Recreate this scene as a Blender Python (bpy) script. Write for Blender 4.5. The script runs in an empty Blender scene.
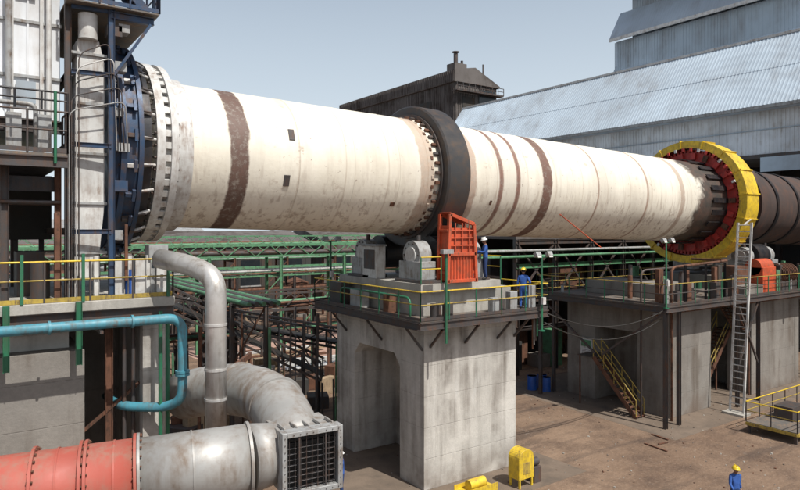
import bpy, bmesh, math, random
from mathutils import Vector, Matrix, Quaternion
random.seed(7)
R=math.radians
# ------------------------------------------------------------------ materials
def newmat(name):
    m=bpy.data.materials.new(name); m.use_nodes=True
    nt=m.node_tree; nt.nodes.clear()
    out=nt.nodes.new('ShaderNodeOutputMaterial'); p=nt.nodes.new('ShaderNodeBsdfPrincipled')
    nt.links.new(p.outputs[0],out.inputs[0])
    return m,nt,p
class N:
    def __init__(s,nt): s.nt=nt; s.tc=nt.nodes.new('ShaderNodeTexCoord')
    def mapping(s,scale=(1,1,1)):
        m=s.nt.nodes.new('ShaderNodeMapping'); m.inputs['Scale'].default_value=scale
        s.nt.links.new(s.tc.outputs['Object'],m.inputs[0]); return m.outputs[0]
    def noise(s,scale,detail=4,rough=.6,stretch=(1,1,1)):
        n=s.nt.nodes.new('ShaderNodeTexNoise'); n.inputs['Scale'].default_value=scale
        n.inputs['Detail'].default_value=detail; n.inputs['Roughness'].default_value=rough
        s.nt.links.new(s.mapping(stretch),n.inputs['Vector']); return n.outputs['Fac']
    def ramp(s,f,a,b,lo=0.,hi=1.):
        r=s.nt.nodes.new('ShaderNodeMapRange'); r.inputs['From Min'].default_value=a; r.inputs['From Max'].default_value=b
        r.inputs['To Min'].default_value=lo; r.inputs['To Max'].default_value=hi
        s.nt.links.new(f,r.inputs['Value']); return r.outputs[0]
    def mix(s,f,a,b,bl='MIX'):
        m=s.nt.nodes.new('ShaderNodeMix'); m.data_type='RGBA'; m.blend_type=bl
        if isinstance(f,(int,float)): m.inputs[0].default_value=f
        else: s.nt.links.new(f,m.inputs[0])
        for i,v in ((6,a),(7,b)):
            if isinstance(v,tuple): m.inputs[i].default_value=(*v,1) if len(v)==3 else v
            else: s.nt.links.new(v,m.inputs[i])
        return m.outputs[2]
    def math(s,op,a,b=0,c=None):
        m=s.nt.nodes.new('ShaderNodeMath'); m.operation=op
        for i,v in enumerate((a,b) if c is None else (a,b,c)):
            if isinstance(v,(int,float)): m.inputs[i].default_value=v
            else: s.nt.links.new(v,m.inputs[i])
        return m.outputs[0]
    def sep(s):
        x=s.nt.nodes.new('ShaderNodeSeparateXYZ'); s.nt.links.new(s.tc.outputs['Object'],x.inputs[0]); return x.outputs
    def bump(s,p,h,strength=.3,dist=.05):
        b=s.nt.nodes.new('ShaderNodeBump'); b.inputs['Strength'].default_value=strength; b.inputs['Distance'].default_value=dist
        s.nt.links.new(h,b.inputs['Height']); s.nt.links.new(b.outputs[0],p.inputs['Normal'])
def simple(name,col,rough=.6,metal=0.,dirt=(.12,.08,.05),amt=.5,scale=2.5,streak=True,bump=.15):
    m,nt,p=newmat(name); n=N(nt)
    a=n.noise(scale,6,.65); b=n.noise(scale*4,5,.6,(1,1,.15) if streak else (1,1,1))
    f=n.math('MULTIPLY',n.ramp(a,.40,.68),n.ramp(b,.35,.65)); f=n.math('MULTIPLY',f,amt*1.9)
    f=n.math('MINIMUM',f,1.0)
    v=n.noise(scale*.35,3)
    base=n.mix(n.ramp(v,.3,.7),tuple(c*.75 for c in col),tuple(min(1,c*1.08) for c in col))
    c=n.mix(f,base,dirt)
    nt.links.new(c,p.inputs['Base Color']); p.inputs['Roughness'].default_value=rough; p.inputs['Metallic'].default_value=metal
    nt.links.new(n.ramp(a,.3,.7,max(.1,rough-.12),min(1,rough+.15)),p.inputs['Roughness'])
    n.bump(p,n.noise(scale*8,4),bump,.02)
    return m
def concrete(name,col,stain=.6,form=True):
    m,nt,p=newmat(name); n=N(nt); x=n.sep()
    big=n.noise(.45,6,.65); fine=n.noise(9,6,.7)
    c=n.mix(n.ramp(big,.3,.7),tuple(k*.70 for k in col),tuple(k*1.12 for k in col))
    c=n.mix(n.ramp(fine,.35,.7,0,.35),c,tuple(k*.55 for k in col))
    st=n.noise(1.3,6,.6,(1,1,.07)); st2=n.noise(.7,3)
    s=n.math('MULTIPLY',n.ramp(st,.46,.68),n.ramp(st2,.33,.56)); s=n.math('MULTIPLY',s,stain)
    c=n.mix(s,c,(.10,.078,.06))
    lt=n.noise(2.1,5,.6,(1,1,.2)); c=n.mix(n.ramp(lt,.60,.75,0,.35),c,tuple(min(.75,k*1.5) for k in col))
    h=n.noise(14,5,.7)
    if form:
        z=n.math('ABSOLUTE',n.math('SUBTRACT',n.math('FRACT',n.math('MULTIPLY',x[2],1/1.22)),.5))
        l=n.ramp(z,.485,.498); l=n.math('MULTIPLY',l,n.ramp(fine,.4,.55,.2,1)); c=n.mix(n.math('MULTIPLY',l,.3),c,(.09,.08,.07))
        h=n.math('SUBTRACT',h,n.math('MULTIPLY',l,1.2))
        foot=n.math('MULTIPLY',n.ramp(x[2],1.3,0),n.ramp(st2,.3,.6)); c=n.mix(n.math('MULTIPLY',foot,.7),c,(.14,.10,.075))
    nt.links.new(c,p.inputs['Base Color']); p.inputs['Roughness'].default_value=.92
    n.bump(p,h,.35,.03); return m
M={}
M['concrete']=concrete('concrete_light',(.56,.535,.49),.8)
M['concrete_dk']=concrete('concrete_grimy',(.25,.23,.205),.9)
M['slab']=concrete('concrete_slab',(.42,.40,.36),.5,False)
M['yellow']=simple('yellow_paint',(.72,.50,.03),.5,0,(.16,.10,.05),.5,4)
M['yellowdull']=simple('dull_yellow_paint',(.42,.30,.05),.6,0,(.12,.08,.05),.7,5)
M['green']=simple('green_paint',(.02,.15,.075),.5,0,(.05,.05,.03),.5)
M['greenlt']=simple('pale_green_steel',(.10,.27,.14),.6,0,(.06,.05,.03),.6)
M['steel']=simple('dark_steel',(.07,.066,.066),.6,.2,(.12,.06,.035),.6)
M['blacksteel']=simple('black_steel',(.022,.023,.027),.45,.3,(.07,.04,.025),.35)
M['tyre']=simple('riding_ring_steel',(.058,.056,.056),.5,.35,(.085,.06,.045),.7,.9,False)
M['navy']=simple('navy_steel',(.03,.065,.13),.5,.2,(.09,.06,.05),.7)
M['grey']=simple('grey_paint',(.36,.37,.37),.55,.1,(.13,.09,.06),.6)
M['ltgrey']=simple('light_grey_paint',(.60,.60,.58),.5,.0,(.2,.13,.09),.5)
M['white']=simple('white_cladding',(.72,.75,.78),.5,0,(.36,.31,.26),.4,.8)
M['silver']=simple('aluminium_lagging',(.60,.59,.57),.42,.5,(.22,.18,.14),.6,1.5)
M['ductgrey']=simple('galvanised_duct',(.38,.375,.36),.55,.25,(.20,.155,.12),.75,1.0)
M['red']=simple('oxide_red_duct',(.38,.085,.06),.65,0,(.28,.15,.11),.7,1.5)
M['redbr']=simple('bright_red_steel',(.56,.085,.03),.55,0,(.16,.07,.04),.6,4)
M['gearred']=simple('gear_red_paint',(.50,.04,.03),.55,0,(.14,.05,.04),.5,4)
M['rust']=simple('rusty_steel',(.16,.07,.04),.85,.1,(.04,.025,.018),.8)
M['scorch']=simple('scorched_shell',(.055,.040,.036),.8,.1,(.12,.06,.04),.5,.8)
M['teal']=simple('teal_pipe_paint',(.07,.28,.36),.5,0,(.10,.10,.09),.6)
M['blue']=simple('blue_drum_paint',(.02,.10,.42),.4,0,(.05,.05,.05),.3)
M['brownshed']=simple('weathered_grey_cladding',(.135,.12,.112),.85,0,(.05,.038,.032),.9,.25)
M['darkclad']=simple('dark_cladding',(.04,.04,.038),.9,0,(.08,.05,.032),.8,.4)  # near-black base stands in for shade in the background structures
M['bluegrey']=simple('blue_grey_cladding',(.38,.45,.51),.55,0,(.22,.23,.24),.55,.25)
M['paleclad']=simple('pale_blue_cladding',(.52,.60,.67),.5,.05,(.34,.37,.40),.6,.2)
M['glass']=simple('dark_window',(.02,.025,.03),.15,0,(.05,.05,.05),.2)
M['grating']=simple('deck_grating',(.13,.12,.11),.8,.1,(.22,.15,.10),.7)
M['wood']=simple('timber_planks',(.38,.28,.18),.85,0,(.12,.08,.05),.5)
M['skin']=simple('skin',(.28,.14,.085),.55,0,(.2,.08,.05),.1)
M['overall']=simple('blue_overalls',(.03,.10,.36),.85,0,(.02,.03,.08),.3,8)
M['trouser']=simple('navy_trousers',(.015,.04,.14),.85,0,(.02,.03,.05),.4,8)
M['helmety']=simple('yellow_helmet',(.78,.55,.03),.35,0,(.3,.2,.05),.1)
M['helmetw']=simple('white_helmet',(.75,.75,.72),.35,0,(.3,.3,.3),.1)
M['boot']=simple('black_boot',(.02,.018,.016),.6,0,(.05,.04,.03),.3)
M['hair']=simple('black_hair',(.012,.01,.009),.7,0,(.02,.02,.02),.2)
M['lamp']=simple('lamp_lens',(.6,.6,.55),.2,0,(.3,.3,.3),.1)
def kilnmat():
    m,nt,p=newmat('kiln_shell_cream'); n=N(nt); x=n.sep()
    wob=n.noise(1.1,5,.7); X=n.math('ADD',x[0],n.math('MULTIPLY',n.math('SUBTRACT',wob,.5),.34))
    edge=n.noise(5,5,.7)
    v=n.noise(.5,5,.6)
    c=n.mix(n.ramp(v,.3,.7),(.68,.635,.53),(.80,.755,.65))
    s1=n.noise(.9,7,.72,(1.8,.25,.25)); c=n.mix(n.ramp(s1,.46,.76,0,.45),c,(.44,.37,.29))
    s4=n.noise(.28,5,.6); c=n.mix(n.ramp(s4,.48,.68,0,.35),c,(.48,.45,.40))
    pl=n.math('ABSOLUTE',n.math('SUBTRACT',n.math('FRACT',n.math('MULTIPLY',x[0],1/1.9)),.5)); c=n.mix(n.math('MULTIPLY',n.ramp(pl,.478,.497),.35),c,(.36,.26,.18))
    s2=n.noise(2.4,6,.75,(.6,1,1)); c=n.mix(n.ramp(s2,.60,.74,0,.7),c,(.30,.20,.14))
    s3=n.noise(5.5,5,.7); c=n.mix(n.ramp(s3,.66,.70,0,.85),c,(.16,.09,.06))
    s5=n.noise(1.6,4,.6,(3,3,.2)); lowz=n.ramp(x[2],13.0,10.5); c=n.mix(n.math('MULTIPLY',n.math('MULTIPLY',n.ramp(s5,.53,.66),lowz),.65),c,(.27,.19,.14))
    for x0,w,a,col in ((1.62,.33,.97,(.075,.040,.030)),(9.45,.32,.6,(.24,.15,.10)),(11.85,.25,.65,(.22,.13,.09)),(13.55,.12,.95,(.15,.08,.06)),
                   (14.6,.12,.95,(.15,.08,.06)),(16.5,.30,.97,(.10,.05,.036)),(20.2,.06,.75,(.22,.13,.09)),(24.3,.08,.75,(.22,.13,.09)),(27.6,.2,.6,(.2,.12,.08))):
        d=n.math('ABSOLUTE',n.math('SUBTRACT',X if w>.13 else n.math('ADD',x[0],n.math('MULTIPLY',n.math('SUBTRACT',wob,.5),.08)),x0))
        k=n.ramp(d,w+.04,w-.03 if w>.05 else 0.0); k=n.math('MULTIPLY',k,n.ramp(edge,.25,.5,.6,1)); k=n.math('MULTIPLY',k,a)
        c=n.mix(k,c,n.mix(n.ramp(edge,.35,.65),col,tuple(q*1.7 for q in col)))
    k=n.ramp(n.math('ADD',x[0],n.math('MULTIPLY',n.math('SUBTRACT',n.noise(.6,5,.7),.5),4.5)),28.7,29.5)
    c=n.mix(n.math('MULTIPLY',k,.95),c,n.mix(n.ramp(n.noise(1.3,5,.7),.4,.65),(.018,.015,.014),(.075,.035,.024)))
    nt.links.new(c,p.inputs['Base Color']); p.inputs['Roughness'].default_value=.58
    n.bump(p,n.math('ADD',n.noise(6,5,.6),n.noise(.8,3)),.18,.04); return m
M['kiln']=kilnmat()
def groundmat():
    m,nt,p=newmat('dirt_ground'); n=N(nt)
    a=n.noise(.09,7,.65); b=n.noise(.5,7,.7); f=n.noise(7,6,.75)
    c=n.mix(n.ramp(a,.35,.65),(.15,.092,.058),(.25,.168,.112))
    c=n.mix(n.ramp(b,.45,.68,0,.8),c,(.085,.052,.036)); c=n.mix(n.ramp(f,.5,.75,0,.5),c,(.34,.25,.18))
    t=n.noise(.35,5,.6,(.25,1.8,1)); c=n.mix(n.ramp(t,.54,.64,0,.6),c,(.06,.042,.034))
    g=n.noise(1.8,6,.7); c=n.mix(n.ramp(g,.62,.70,0,.6),c,(.32,.27,.22))
    nt.links.new(c,p.inputs['Base Color']); p.inputs['Roughness'].default_value=.95
    h=n.math('ADD',n.noise(2.2,7,.7),n.math('MULTIPLY',f,.3)); n.bump(p,h,.8,.15); return m
M['ground']=groundmat()
M['pinkslab']=concrete('reddish_dusty_slab',(.44,.28,.22),.5,False)
M['oilslab']=concrete('oily_slab',(.18,.135,.10),.9,False)

# ------------------------------------------------------------------ mesh builder
class B:
    def __init__(s): s.bm=bmesh.new(); s.mats=[]
    def mi(s,k):
        if k not in s.mats: s.mats.append(k)
        return s.mats.index(k)
    def face(s,vs,mat,smooth=False):
        try:
            f=s.bm.faces.new(vs); f.material_index=s.mi(mat); f.smooth=smooth; return f
        except ValueError: return None
    def hexa(s,P,mat):
        v=[s.bm.verts.new(p) for p in P]
        for q in ((0,3,2,1),(4,5,6,7),(0,1,5,4),(1,2,6,5),(2,3,7,6),(3,0,4,7)): s.face([v[i] for i in q],mat)
    def bb(s,x0,x1,y0,y1,z0,z1,mat):
        s.hexa([(x0,y0,z0),(x1,y0,z0),(x1,y1,z0),(x0,y1,z0),(x0,y0,z1),(x1,y0,z1),(x1,y1,z1),(x0,y1,z1)],mat)
    def box(s,c,size,mat,rot=(0,0,0)):
        from mathutils import Euler
        E=Euler(rot).to_matrix(); c=Vector(c); h=Vector(size)/2
        s.hexa([c+E@Vector((a*h.x,b*h.y,d*h.z)) for a,b,d in ((-1,-1,-1),(1,-1,-1),(1,1,-1),(-1,1,-1),(-1,-1,1),(1,-1,1),(1,1,1),(-1,1,1))],mat)
    def beam(s,p1,p2,w,h,mat):
        p1=Vector(p1);p2=Vector(p2);d=(p2-p1).normalized()
        up=Vector((0,0,1)) if abs(d.z)<.98 else Vector((1,0,0))
        a=d.cross(up).normalized()*w/2; b=a.normalized().cross(d).normalized()*h/2
        s.hexa([p1-a-b,p1+a-b,p1+a+b,p1-a+b,p2-a-b,p2+a-b,p2+a+b,p2-a+b],mat)
    def ibeam(s,p1,p2,w,h,mat):
        p1=Vector(p1);p2=Vector(p2);d=(p2-p1).normalized()
        up=Vector((0,0,1)) if abs(d.z)<.98 else Vector((1,0,0))
        a=d.cross(up).normalized(); b=a.cross(d).normalized(); t=h*.1
        s.beam(p1+b*(h/2-t/2),p2+b*(h/2-t/2),w,t,mat); s.beam(p1-b*(h/2-t/2),p2-b*(h/2-t/2),w,t,mat)
        s.beam(p1,p2,w*.15,h-2*t,mat)
    def cyl(s,p1,p2,r,mat,seg=12,r2=None,cap=True):
        p1=Vector(p1);p2=Vector(p2);q=(p2-p1).to_track_quat('Z','Y'); r2=r if r2 is None else r2
        def ring(p,rr): return [s.bm.verts.new(p+q@Vector((rr*math.cos(2*math.pi*i/seg),rr*math.sin(2*math.pi*i/seg),0))) for i in range(seg)]
        a=ring(p1,r);b=ring(p2,r2)
        for i in range(seg): s.face([a[i],a[(i+1)%seg],b[(i+1)%seg],b[i]],mat,True)
        if cap: s.face(ring(p1,r)[::-1],mat); s.face(ring(p2,r2),mat)
    def tube(s,pts,r,mat,seg=16,cap=True):
        pts=[Vector(p) for p in pts]; n=len(pts); rs=r if isinstance(r,(list,tuple)) else [r]*n
        T=[((pts[min(i+1,n-1)]-pts[max(i-1,0)]).normalized()) for i in range(n)]
        q=T[0].to_track_quat('Z','Y'); X=q@Vector((1,0,0)); prev=None
        for i in range(n):
            if i>0: X=T[i-1].rotation_difference(T[i])@X
            Y=T[i].cross(X)
            ring=[s.bm.verts.new(pts[i]+X*rs[i]*math.cos(2*math.pi*k/seg)+Y*rs[i]*math.sin(2*math.pi*k/seg)) for k in range(seg)]
            if prev:
                for k in range(seg): s.face([prev[k],prev[(k+1)%seg],ring[(k+1)%seg],ring[k]],mat,True)
            elif cap: s.face(ring[::-1],mat)
            prev=ring
        if cap: s.face(prev,mat)
    def prism(s,pts,vec,mat):
        vec=Vector(vec); a=[s.bm.verts.new(p) for p in pts]; b=[s.bm.verts.new(Vector(p)+vec) for p in pts]; n=len(pts)
        s.face(a[::-1],mat); s.face(b,mat)
        for i in range(n): s.face([a[i],a[(i+1)%n],b[(i+1)%n],b[i]],mat)
    def rev(s,prof,mat,seg=96,closed=False,a0=0,a1=360):
        full=abs(a1-a0)>=360; P=list(prof)+([prof[0]] if closed else [])
        cnt=seg if full else max(2,int(seg*(a1-a0)/360))
        for (xa,ra),(xb,rb) in zip(P[:-1],P[1:]):
            va=[];vb=[]
            for i in range(cnt if full else cnt+1):
                t=R(a0+(a1-a0)*i/cnt)
                va.append(s.bm.verts.new((xa,ra*math.cos(t),kz(xa)+ra*math.sin(t)))); vb.append(s.bm.verts.new((xb,rb*math.cos(t),kz(xb)+rb*math.sin(t))))
            L=len(va)
            for i in range(L if full else L-1): s.face([va[i],va[(i+1)%L],vb[(i+1)%L],vb[i]],mat,True)
    def obj(s,name,parent=None,bevel=0):
        bmesh.ops.recalc_face_normals(s.bm,faces=s.bm.faces)
        me=bpy.data.meshes.new(name); s.bm.to_mesh(me); s.bm.free()
        for k in s.mats: me.materials.append(M[k])
        o=bpy.data.objects.new(name,me); bpy.context.scene.collection.objects.link(o)
        if parent: o.parent=parent
        if bevel:
            b=o.modifiers.new('bevel','BEVEL'); b.width=bevel; b.segments=1; b.limit_method='ANGLE'
        return o
def empty(name):
    o=bpy.data.objects.new(name,None); bpy.context.scene.collection.objects.link(o); return o
def kz(x): return 12.82-.027*x
def arc(pts,rad,n=8):
    pts=[Vector(p) for p in pts]; out=[pts[0]]
    for i in range(1,len(pts)-1):
        a=(pts[i-1]-pts[i]);b=(pts[i+1]-pts[i]); r=min(rad,a.length*.48,b.length*.48)
        A=pts[i]+a.normalized()*r; Bp=pts[i]+b.normalized()*r
        for k in range(n+1):
            t=k/n; out.append(A*(1-t)**2+pts[i]*2*t*(1-t)+Bp*t*t)
    out.append(pts[-1]); return out
def rail(b,pts,h=1.1,m='yellow',pm='yellow',sp=1.5,toe=True,r=.028,mm=None,tm=None):
    pts=[Vector(p) for p in pts]; mm=mm or m
    for p,q in zip(pts[:-1],pts[1:]):
        L=(q-p).length; n=max(1,round(L/sp))
        b.cyl(p+Vector((0,0,h)),q+Vector((0,0,h)),r,m,6); b.cyl(p+Vector((0,0,h*.55)),q+Vector((0,0,h*.55)),r*.9,mm,6)
        for i in range(n+1):
            c=p.lerp(q,i/n); b.cyl(c,c+Vector((0,0,h)),r*1.05,pm,6)
        if toe: b.beam(p+Vector((0,0,.07)),q+Vector((0,0,.07)),.012,.12,tm or mm)
def stair(b,p0,p1,w,side,mat='steel',rm='yellow'):
    p0=Vector(p0);p1=Vector(p1); side=Vector(side).normalized()*w/2
    for sg in (-1,1):
        b.beam(p0+side*sg,p1+side*sg,.05,.25,mat)
        for z in (1.0,.55): b.cyl(p0+side*sg+Vector((0,0,z)),p1+side*sg+Vector((0,0,z)),.028,rm,6)
        for i in range(5):
            c=(p0+side*sg).lerp(p1+side*sg,i/4); b.cyl(c,c+Vector((0,0,1)),.025,rm,6)
    n=int(abs(p1.z-p0.z)/.2); d=(p1-p0); d.z=0; d.normalize()
    for i in range(n):
        c=p0.lerp(p1,(i+.5)/n); b.hexa([c+side*a+d*e+Vector((0,0,z)) for a,e,z in ((-1,-.13,-.02),(1,-.13,-.02),(1,.13,-.02),(-1,.13,-.02),(-1,-.13,.02),(1,-.13,.02),(1,.13,.02),(-1,.13,.02))],mat)

# ------------------------------------------------------------------ ground
b=B()
v=[b.bm.verts.new(p) for p in ((-900,-900,0),(1200,-900,0),(1200,1200,0),(-900,1200,0))]; b.face(v,'ground'); b.obj('ground')
b=B()
def sheet(b,poly,z,mat): b.face([b.bm.verts.new((x,y,z)) for x,y in poly],mat)
sheet(b,((10,20),(30,20.5),(31,34),(9,33)),.004,'pinkslab'); sheet(b,((5.5,-5.5),(15.8,-5.3),(15.5,6),(6,6)),.004,'oilslab')
sheet(b,((22.5,-5.2),(44,-5),(44,7.5),(22.7,7.6)),.004,'oilslab')
b.obj('pavement')

# ------------------------------------------------------------------ kiln
kiln=empty('rotary_kiln')
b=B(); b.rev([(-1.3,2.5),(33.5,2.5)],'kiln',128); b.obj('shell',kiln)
b=B()
for x in (3.85,6.1,8.15,13.55,14.6,18.3,20.2,22.2,24.3,26.0): b.rev([(x-.03,2.5),(x-.02,2.512),(x+.02,2.512),(x+.03,2.5)],'kiln',128)
b.obj('weld_seams',kiln)
b=B(); b.rev([(32,2.52),(75,2.52)],'scorch',96)
for x in (38.5,41.5,45,49): b.rev([(x,2.52),(x,2.60),(x+.3,2.60),(x+.3,2.52)],'blacksteel',96)
b.obj('scorched_shell',kiln)
def onshell(x,ang,r=2.5): t=R(ang); return Vector((x,-r*math.cos(t),kz(x)+r*math.sin(t))),t
b=B()
for x,ang,w,h,m in ((3.55,20,.22,.42,'steel'),(3.35,-18,.22,.4,'steel'),(13.1,-25,.12,.2,'rust'),(8.0,-33,.2,.18,'rust')):
    c,t=onshell(x,ang,2.51); b.box(c,(w,.03,h),m,(-t,0,0))
b.obj('inspection_patches',kiln,.005)
b=B(); b.rev([(10.1,2.62),(10.1,3.02),(10.17,3.09),(11.23,3.09),(11.3,3.02),(11.3,2.62)],'tyre',128,True); b.rev([(10.03,2.6),(10.03,2.72),(10.1,2.72)],'steel',96)
b.obj('riding_ring',kiln)
b=B()
for x0,sg in ((10.1,-1),(11.3,1)):
    for i in range(40):
        t=2*math.pi*i/40
        b.box((x0+sg*.14,-2.56*math.cos(t),kz(x0)+2.56*math.sin(t)),(.28,.10,.12),'rust' if i%2 else 'steel',(-t,0,0))
        b.box((x0+sg*.38,-2.52*math.cos(t+.08),kz(x0)+2.52*math.sin(t+.08)),(.12,.04,.15),'rust' if i%3 else 'kiln',(-t-.08,0,0))
b.obj('ring_retaining_blocks',kiln,.01)
b=B()
b.rev([(-1.15,2.5),(-1.15,2.98),(-.9,3.0),(-.9,2.8),(-.72,2.8),(-.72,3.0),(-.5,2.98),(-.5,2.5)],'ltgrey',96)
for i in range(48):
    t=2*math.pi*i/48
    b.box((-.81,-2.9*math.cos(t),kz(0)+2.9*math.sin(t)),(.2,.06,.2),'ltgrey',(-t,0,0))
    for rr in (2.88,2.65): b.cyl((-1.22,-rr*math.cos(t),kz(0)+rr*math.sin(t)),(-1.14,-rr*math.cos(t),kz(0)+rr*math.sin(t)),.035,'steel',6)
    b.cyl((-.51,-2.75*math.cos(t),kz(0)+2.75*math.sin(t)),(-.42,-2.75*math.cos(t),kz(0)+2.75*math.sin(t)),.04,'steel',6)
b.rev([(-.5,2.62),(.05,2.62),(.05,2.5)],'ltgrey',96)
b.obj('inlet_flange',kiln)
b=B(); b.rev([(32.3,2.55),(32.3,3.15),(33.1,3.15),(33.1,2.55)],'gearred',96)
for i in range(84):
    t=2*math.pi*i/84; b.box((32.7,-3.22*math.cos(t),kz(32.7)+3.22*math.sin(t)),(.78,.12,.2),'gearred',(-t+math.pi/2,0,0))
for i in range(22):
    t=2*math.pi*i/22
    b.box((32.15,-2.9*math.cos(t),kz(32)+2.9*math.sin(t)),(.12,.4,.3),'gearred' if i%4 else 'rust',(-t,0,0))
    b.box((31.4,-2.62*math.cos(t),kz(32)+2.62*math.sin(t)),(1.6,.3,.05),'blacksteel',(-t+math.pi/2,0,0))
b.obj('girth_gear',kiln)
g=empty('girth_gear_guard')
b=B(); b.rev([(32.0,3.42),(32.0,3.86),(33.4,3.86),(33.4,3.42)],'yellow',96); b.rev([(31.98,3.4),(31.98,3.52),(32.2,3.52)],'yellow',96)
b.rev([(33.39,3.42),(32.2,3.42)],'gearred',96)
for i in range(16):
    t=2*math.pi*i/16+.1
    b.box((31.96,-3.64*math.cos(t),kz(32)+3.64*math.sin(t)),(.06,.08,.46),'yellow',(-t+math.pi/2,0,0))
    b.box((32.7,-3.89*math.cos(t),kz(32.7)+3.89*math.sin(t)),(1.44,.1,.08),'yellow',(-t,0,0))
b.obj('ring_casing',g)
b=B()
for i in range(26):
    t=R(20+i*9); b.box((31.9,-3.3*math.cos(t),kz(32)+3.3*math.sin(t)),(.1,.2,.14),'gearred' if i%3 else 'ltgrey',(-t,0,0))
b.obj('spray_nozzles',g)

# ------------------------------------------------------------------ roller station
def roller_station(xc,top,name):
    e=empty(name); b=B(); zc=kz(xc)
    for sg in (-1,1):
        y=sg*1.93; z=zc-3.33
        b.cyl((xc-.75,y,z),(xc+.75,y,z),.76,'blacksteel',40); b.cyl((xc-1.5,y,z),(xc+1.5,y,z),.25,'steel',20)
        for dx in (-1.35,1.35):
            b.cyl((xc+dx-.3,y,z),(xc+dx+.3,y,z),.58,'grey',32); b.cyl((xc+dx-.36,y,z),(xc+dx+.36,y,z),.34,'ltgrey',24)
            b.bb(xc+dx-.38,xc+dx+.38,y-.75,y+.75,top+.12,z-.25,'grey')
            for k in range(10):
                t=2*math.pi*k/10; b.cyl((xc+dx-.33,y+.47*math.cos(t),z+.47*math.sin(t)),(xc+dx+.33,y+.47*math.cos(t),z+.47*math.sin(t)),.04,'steel',6)
            b.bb(xc+dx-.5,xc+dx+.5,y-.9,y+.9,top,top+.12,'steel')
            b.cyl((xc+dx,y-.1,z+.5),(xc+dx,y-.1,z+.8),.09,'steel',10)
    b.obj('rollers_and_bearings',e,.012); return e
roller_station(10.7,8.1,'support_roller_station')

# ------------------------------------------------------------------ centre pier
e=empty('concrete_pier'); b=B()
x0,x1,y0,y1,zt=8.9,13.9,-3.0,3.9,6.35
b.bb(11.2,x1,y0,y1,0,zt,'concrete'); b.bb(x0,11.2,y0,-1.35,0,zt,'concrete'); b.bb(x0,11.2,2.3,y1,0,zt,'concrete')
b.bb(x0,11.2,-1.35,2.3,5.1,zt,'concrete')
b.obj('shaft',e)
b=B(); b.prism([(x0+.01,-1.35,5.1),(x0+.01,-.9,5.1),(x0+.01,-1.35,4.6)],(2.25,0,0),'concrete'); b.prism([(x0+.01,2.3,5.1),(x0+.01,1.85,5.1),(x0+.01,2.3,4.6)],(2.25,0,0),'concrete')
b.obj('haunches',e)
b=B(); b.bb(8.6,14.2,-3.2,4.1,6.35,6.62,'slab'); b.bb(9.0,13.9,-2.7,3.5,6.8,7.75,'slab'); b.bb(8.75,13.0,-3.0,3.4,7.75,8.1,'slab')
for xx in (9.4,12.05): b.bb(xx-.5,xx+.5,-2.85,-1.0,8.1,8.104,'steel')
b.obj('cap_and_plinth',e,.03)
def platform(name,xa,xb,ya,yb,z,m='yellow',mm='yellowdull',pm='steel',tm='steel'):
    e=empty(name); b=B()
    b.bb(xa+.02,xb-.02,ya+.02,yb-.02,z-.05,z,'grating')
    for p,q in (((xa,ya),(xb,ya)),((xa,yb),(xb,yb)),((xa,ya),(xa,yb)),((xb,ya),(xb,yb))):
        b.ibeam((p[0],p[1],z-.2),(q[0],q[1],z-.2),.14,.28,'steel')
    n=int((xb-xa)/1.1)
    for i in range(1,n): b.ibeam((xa+(xb-xa)*i/n,ya+.08,z-.17),(xa+(xb-xa)*i/n,yb-.08,z-.17),.1,.2,'steel')
    b.obj('deck_frame',e)
    b=B(); rail(b,[(xa,yb,z),(xa,ya,z),(xb,ya,z),(xb,yb,z),(xa,yb,z)],1.1,m,pm,1.35,mm=mm,tm=tm)
    b.obj('railing',e); return e
P1=platform('maintenance_platform',8.05,14.95,-3.9,4.6,6.8,'yellow','yellowdull','green')
b=B()
for y in (-2.9,0,3):
    b.beam((8.1,y,6.45),(8.9,y,5.5),.08,.08,'steel')
for x in (9.2,11,12.8,13.8):
    b.beam((x,-3.85,6.45),(x,-3.0,5.6),.08,.08,'steel'); b.beam((x,-3.85,6.42),(x,-3.0,6.42),.08,.1,'steel')
b.obj('bracket_braces',P1)
b=B()
for k in range(4): b.tube(arc([(8.3,-3.6+k*.09,6.55),(14.6,-3.6+k*.09,6.55),(14.6,-3.6+k*.09,5.6-.2*k)],.2),.035,('green','steel','grey','rust')[k],8)
for x,h in ((13.3,.8),(14.4,1.0),(12.3,.6)): b.box((x,-3.35,6.85+h/2-.05),(.42,.3,h),'grey')
for x in (9.2,9.8,12.6): b.cyl((x,-3.35,6.8),(x,-3.35,7.35),.22,'steel',16)
b.tube(arc([(8.3,-2.9,6.8),(8.3,-2.9,7.6),(8.3,2.5,7.6),(8.3,2.5,6.9)],.3),.05,'green',8)
b.box((8.5,1.2,7.2),(.5,.8,.8),'grey'); b.box((8.55,3.0,7.3),(.5,1.0,1.0),'steel'); b.cyl((8.5,-1.2,6.8),(8.5,-1.2,7.6),.28,'rust',18)
b.obj('service_fittings',P1,.01)
b=B(); rail(b,[(8.75,-3.0,8.1),(9.75,-3.0,8.1)],1.05,'yellow','green',1.0,tm='steel'); rail(b,[(13,-3.0,8.1),(13,3.3,8.1)],1.0,'yellow','green',1.2,tm='steel')
b.obj('plinth_railing',P1)
b=B(); X0,X1,Y=9.85,11.35,-3.28
def red(p,q,w=.1): b.beam(p,q,w,w,'redbr')
for y in (Y,Y+.6):
    red((X0,y,8.1),(X0+.12,y,10.85),.13); red((X1,y,8.1),(X1-.12,y,10.45),.13)
    red((X0+.12,y,10.85),(X1-.12,y,10.45),.13); red((X0+.03,y,9.25),(X1-.03,y,9.25),.13)
    red((X0,y,8.18),(X1,y,8.18),.13)
for i in range(1,4): red((X0+.15,Y,9.3+i*.3),(X1-.15,Y,9.3+i*.3),.05)
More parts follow.
